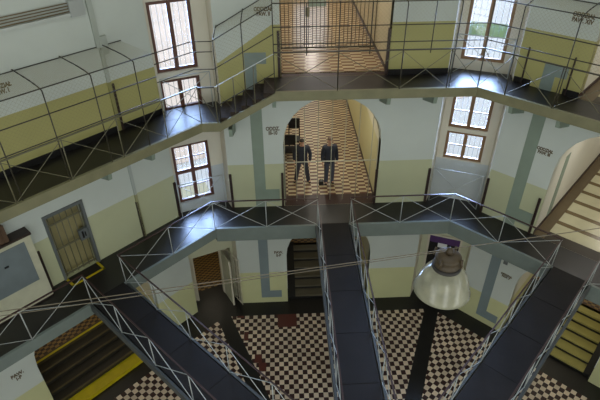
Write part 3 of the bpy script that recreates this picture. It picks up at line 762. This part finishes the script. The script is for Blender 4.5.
# ------------------------------------------------------------------ people
m_skin=plain('skin',(196,150,124),.5,amt=.05); m_jkt=plain('dark navy jacket cloth',(44,46,56),.85,amt=.2,scale=12); m_trs=plain('dark grey trouser cloth',(58,58,66),.85,amt=.2,scale=12)
m_trs2=plain('blue grey trouser cloth',(70,72,84),.85,amt=.2,scale=12); m_shoe=plain('black leather',(22,20,20),.4); m_hair=plain('dark hair',(44,34,28),.7); m_hair2=plain('grey brown hair',(104,84,68),.7); m_eye=plain('dark eye',(26,20,18),.3)
def skin_mesh(name, verts, edges, radii, mat, parent, sub=2, root=0):
    me=bpy.data.meshes.new(name); me.from_pydata([Vector(v) for v in verts],edges,[])
    ob=bpy.data.objects.new('tmp',me); COL.objects.link(ob)
    sk=ob.modifiers.new('Skin','SKIN'); sk.use_smooth_shade=True
    for i,r in enumerate(radii):
        d=me.skin_vertices[0].data[i]; d.radius=(r if isinstance(r,tuple) else (r,r)); d.use_root=(i==root)
    if sub:
        ss=ob.modifiers.new('Sub','SUBSURF'); ss.levels=sub; ss.render_levels=sub
    dg=bpy.context.evaluated_depsgraph_get(); m2=bpy.data.meshes.new_from_object(ob.evaluated_get(dg)); bpy.data.objects.remove(ob)
    m2.name=name; m2.materials.clear(); m2.materials.append(mat)
    o=bpy.data.objects.new(name,m2); link(o,parent)
    for p in m2.polygons: p.use_smooth=True
    return o
def ellipsoid(mbx,c,rx,ry,rz,n=20,m=8,mi=0,zmin=-1):
    c=Vector(c)
    def P(i,j):
        th=math.pi*i/m; ph=2*math.pi*j/n; return c+Vector((rx*math.sin(th)*math.cos(ph),ry*math.sin(th)*math.sin(ph),rz*math.cos(th)))
    for i in range(m):
        if math.cos(math.pi*(i+.5)/m)<zmin: continue
        for j in range(n):
            q=[P(i,j),P(i+1,j),P(i+1,j+1),P(i,j+1)]
            if i==0: q=[q[0],q[1],q[2]]
            elif i==m-1: q=[q[0],q[1],q[3]]
            mbx.poly(q,mi,smooth=True)
def person(x,y,rz,label,p,trs,hair,H=1.78):
    """front of the figure is -y; p: pose dict"""
    k=H/1.78
    root=thing('person',label,'person',(x,y,Z1)); root.rotation_euler=(0,0,rz)
    J=p
    hd=Vector(J['head'])          # head centre
    nod=J.get('nod',0)
    # body
    V=[(0,0,.95),(0,0,1.08),(0,.01,1.22),(0,.015,1.38),(0,.012,1.47),(0,0,1.53),tuple(hd+Vector((0,.015,-.06))),tuple(hd+Vector((0,.005,.03))),tuple(hd+Vector((0,.01,.075)))]
    Rd=[(.16,.11),(.15,.105),(.165,.11),(.17,.11),(.09,.07),(.055,.055),(.068,.085),(.078,.098),(.06,.075)]
    E=[(i,i+1) for i in range(8)]
    for s in ('L','R'):
        sg=-1 if s=='L' else 1
        hip,kn,an,toe=[Vector(v) for v in J['leg'+s]]
        b=len(V); V+=[tuple(hip),tuple(kn),tuple(an),tuple(toe)]; Rd+=[.085,.058,.042,.03]; E+=[(0,b),(b,b+1),(b+1,b+2),(b+2,b+3)]
        sh,el,wr=[Vector(v) for v in J['arm'+s]]
        b=len(V); d=(wr-el).normalized()
        pm=wr+d*.07
        V+=[tuple(sh),tuple(el),tuple(wr),tuple(pm)]; Rd+=[.055,.04,.027,(.036,.018)]; E+=[(3,b),(b,b+1),(b+1,b+2),(b+2,b+3)]
        side=Vector((0,-1,0)); side=(side-d*side.dot(d)).normalized(); inn=Vector((-sg,0,0))
        for f,(off,ln) in enumerate(((-.027,.062),(-.009,.075),(.009,.07),(.026,.055))):
            q0=pm+side*(-off)+d*.012; q1=q0+d*ln*.5; q2=q1+(d*.8+inn*.6).normalized()*ln*.5
            c=len(V); V+=[tuple(q0),tuple(q1),tuple(q2)]; Rd+=[.0095,.0088,.0075]; E+=[(b+3,c),(c,c+1),(c+1,c+2)]
        q0=wr+d*.03+side*.03; q1=q0+(d*.7+side*.7).normalized()*.035; q2=q1+(d*.9+inn*.4).normalized()*.028
        c=len(V); V+=[tuple(q0),tuple(q1),tuple(q2)]; Rd+=[.012,.0105,.009]; E+=[(b+2,c),(c,c+1),(c+1,c+2)]
    bd=skin_mesh('body',[Vector(v)*k for v in V],E,[tuple(q*k for q in r) if isinstance(r,tuple) else r*k for r in Rd],m_skin,root,2)
    # jacket
    V=[(0,0,.78),(0,0,.98),(0,.0,1.12),(0,.01,1.26),(0,.015,1.4),(0,.012,1.48)]
    Rd=[(.215,.15),(.20,.14),(.195,.14),(.205,.145),(.205,.135),(.09,.085)]; E=[(i,i+1) for i in range(5)]
    for s in ('L','R'):
        sh,el,wr=[Vector(v) for v in J['arm'+s]]; b=len(V)
        V+=[tuple(sh),tuple(el),tuple(el.lerp(wr,.92))]; Rd+=[.085,.07,.055]; E+=[(4,b),(b,b+1),(b+1,b+2)]
    skin_mesh('jacket',[Vector(v)*k for v in V],E,[tuple(q*k for q in r) if isinstance(r,tuple) else r*k for r in Rd],m_jkt,root,2)
    V=[(0,0,.98),(0,0,.9)]; Rd=[(.17,.12),(.165,.12)]; E=[(0,1)]
    for s in ('L','R'):
        hip,kn,an,toe=[Vector(v) for v in J['leg'+s]]; b=len(V)
        V+=[tuple(hip),tuple(kn),tuple(an+Vector((0,-.01,-.075)))]; Rd+=[.105,.085,.072]; E+=[(1,b),(b,b+1),(b+1,b+2)]
    skin_mesh('trousers',[Vector(v)*k for v in V],E,[tuple(q*k for q in r) if isinstance(r,tuple) else r*k for r in Rd],trs,root,2)
    for s in ('L','R'):
        an,toe=[Vector(v) for v in J['leg'+s][2:]]
        d=toe-an; d.z=0; heel=an-d*.3; heel.z=.045; mid=an+d*.4; mid.z=.045; tip=an+d*1.15; tip.z=.038
        skin_mesh('shoe',[heel*k,mid*k,tip*k,Vector((an.x,an.y,.1))*k],[(0,1),(1,2),(0,3)],[(.042,.045),(.048,.042),(.038,.032),.05],m_shoe,root,2)
    # face and hair
    hm=MB(); c=hd*k; T=Matrix.Rotation(nod,3,'X')
    def F(v): return c+T@(Vector(v)*k)
    hb=MB(); ellipsoid(hb,(0,.018,.05),.086,.102,.088,20,10,0,-.15 if hair is m_hair else .1)
    hb.v=[F(v) for v in hb.v]; 
    org=root.location.copy()
    hb.v=[v+org for v in hb.v]; hb.build('hair',hair,root)
    def bit(name,cc,rx,ry,rz,m):
        q=MB(); ellipsoid(q,(0,0,0),rx*k,ry*k,rz*k,10,6); q.v=[F(cc)+T@v+org for v in q.v]; q.build(name,m,root)
    for sg in (-1,1):
        bit('eye',(sg*.03,-.088,.01),.012,.008,.008,m_eye); bit('ear',(sg*.082,.012,-.005),.014,.024,.034,m_skin)
    bit('nose',(0,-.1,-.02),.014,.02,.024,m_skin); bit('mouth',(0,-.088,-.058),.024,.008,.007,plain('lips',(160,100,90),.5))
    return root
stand={'head':(0,-.02,1.665),
 'legL':((-.09,0,.9),(-.1,-.02,.5),(-.11,.01,.09),(-.13,-.13,.04)),'legR':((.09,0,.9),(.1,-.02,.5),(.1,.03,.09),(.13,-.11,.04)),
 'armL':((-.19,.01,1.42),(-.24,.03,1.13),(-.25,-.06,.87)),'armR':((.19,.01,1.42),(.24,.03,1.13),(.25,-.03,.86))}
wide={'head':(.0,-.07,1.64),
 'legL':((-.1,0,.9),(-.17,-.02,.5),(-.24,.03,.09),(-.28,-.1,.04)),'legR':((.1,0,.9),(.16,-.02,.5),(.23,.02,.09),(.28,-.11,.04)),
 'armL':((-.2,.0,1.42),(-.28,.04,1.15),(-.27,-.03,.88)),'armR':((.2,0,1.42),(.28,.04,1.15),(.27,-.04,.88))}
person(.07,11.3,.12,'person in dark jacket standing with feet together, nearer the arch centre',stand,m_trs2,m_hair2,1.82)
person(-.86,11.42,-.1,'person in dark jacket with legs apart and head bowed, left of the other person',wide,m_trs,m_hair,1.76)
g=thing('shoulder_bag','small black bag on the tiles beside the person nearer the arch centre','bag',(-.21,11.22,Z1))
b=MB(); b.box(0,-.29,-.13,11.16,11.28,Z1,Z1+.16); b.build('body',m_shoe,g)
b=MB(); b.path([Vector((-.28,11.22,Z1+.15)),Vector((-.25,11.22,Z1+.22)),Vector((-.17,11.22,Z1+.22)),Vector((-.14,11.22,Z1+.15))],.01); b.build('strap',m_shoe,g)

# ------------------------------------------------------------------ roof, ground outside, light
c=MB(); c.poly([pt(22.5+45*i,0,11.3,ZT) for i in range(8)][::-1]); struct(c.build('ceiling',m_ceil,recalc=False,thick=.2))
m_out=plain('courtyard concrete',(226,226,228),.9,amt=.05,scale=.15); m_lawn=plain('lawn',(110,140,84),.9,amt=.3,scale=.4)
c=MB(); c.poly([(-80,-80,-.3),(80,-80,-.3),(80,80,-.3),(-80,80,-.3)],0); struct(c.build('floor_courtyard',m_out,recalc=False))
c=MB(); c.poly([pt(22.5,-14,44.4,-.28),pt(22.5,14,44.4,-.28),pt(22.5,14,48.5,-.28),pt(22.5,-14,48.5,-.28)],0); struct(c.build('floor_lawn',m_lawn,recalc=False))

m_brickyard=plain('pinkish brick yard',(244,224,210),.9,amt=.15,scale=.3)
c=MB(); c.poly([pt(-22.5,-22,22,-.27),pt(-22.5,22,22,-.27),pt(-22.5,22,70,-.27),pt(-22.5,-22,70,-.27)],0); struct(c.build('floor_brick_yard',m_brickyard,recalc=False))
w=bpy.data.worlds.new('World'); S.world=w; w.use_nodes=True
bg=w.node_tree.nodes['Background']; bg.inputs[0].default_value=(.86,.93,1.0,1); bg.inputs[1].default_value=1.5
def area(name,loc,target,sx,sy,power,color=(1,1,1),spread=180):
    l=bpy.data.lights.new(name,'AREA'); l.shape='RECTANGLE'; l.size=sx; l.size_y=sy; l.energy=power; l.color=color; l.spread=spread*D2R
    o=bpy.data.objects.new(name,l); link(o); o.location=loc
    o.rotation_euler=(Vector(target)-Vector(loc)).to_track_quat('-Z','Z').to_euler(); return o
# added fill panels in made-up window openings of the unseen camera-side walls
for a in (-135,180,135):
    area('rear_fill',pt(a,0,OF-.05,8.7),pt(a,0,0,8.7),2.5,13,235,(1,1,.93))
area('ceiling_fill',(0,0,ZT-.25),(0,0,0),7,7,170,(1,1,.93))  # added overhead fill; the ceiling has no opening here
# daylight pushing in through the niche windows
for va,zs in ((22.5,((Z1+2.2,620),(Z2+1.4,420))),(-22.5,((Z1+1.4,380),(ZL+1.6,260)))):
    for z,pw in zs: area('niche_daylight',pt(va,0,VD+.9,z+.5),pt(va,0,0,z-1.8),1.5,2.4,pw,(.42,.6,1),spread=105)
# corridor lamps
for a,z,p,n,col in ((0,Z1,34,3,(1,.94,.82)),(0,Z2,42,3,(1,.92,.86)),(45,Z1,28,2,(1,.96,.88)),(45,Z2,34,2,(1,.97,.9)),(0,.5,2.5,2,(1,.88,.66)),(45,.5,20,2,(1,.92,.7)),(-45,.5,9,2,(1,.88,.66))):
    for k in range(n):
        o=OF+1.6+k*4.2; area('corridor_lamp',pt(a,0,o,z+3.3),pt(a,0,o+.01,0),.5,1.6,p,col)
area('passage_lamp',pt(-22.5,.1,VD+1.8,2.5),pt(-22.5,.1,VD+1.81,0),.4,.4,6,(1,.88,.66))

# ------------------------------------------------------------------ camera
cam=bpy.data.cameras.new('Camera'); co=bpy.data.objects.new('Camera',cam); link(co)
cam.sensor_width=36; cam.lens=513.1/600*36; cam.clip_start=.05
yaw,pit,rol=.0408,.6233,-.0084
fw=Vector((math.sin(yaw)*math.cos(pit),math.cos(yaw)*math.cos(pit),-math.sin(pit)))
r=Vector((math.cos(yaw),-math.sin(yaw),0)); u=r.cross(fw)
r2=r*math.cos(rol)+u*math.sin(rol); u2=-r*math.sin(rol)+u*math.cos(rol)
M=Matrix((r2,u2,-fw)).transposed().to_4x4(); M.translation=Vector((-1.5622,-3.6558,10.0623+Z1)); co.matrix_world=M
S.camera=co
S.view_settings.view_transform='Standard'; S.view_settings.look='None'; S.view_settings.gamma=1; S.view_settings.exposure=0; S.view_settings.use_curve_mapping=False
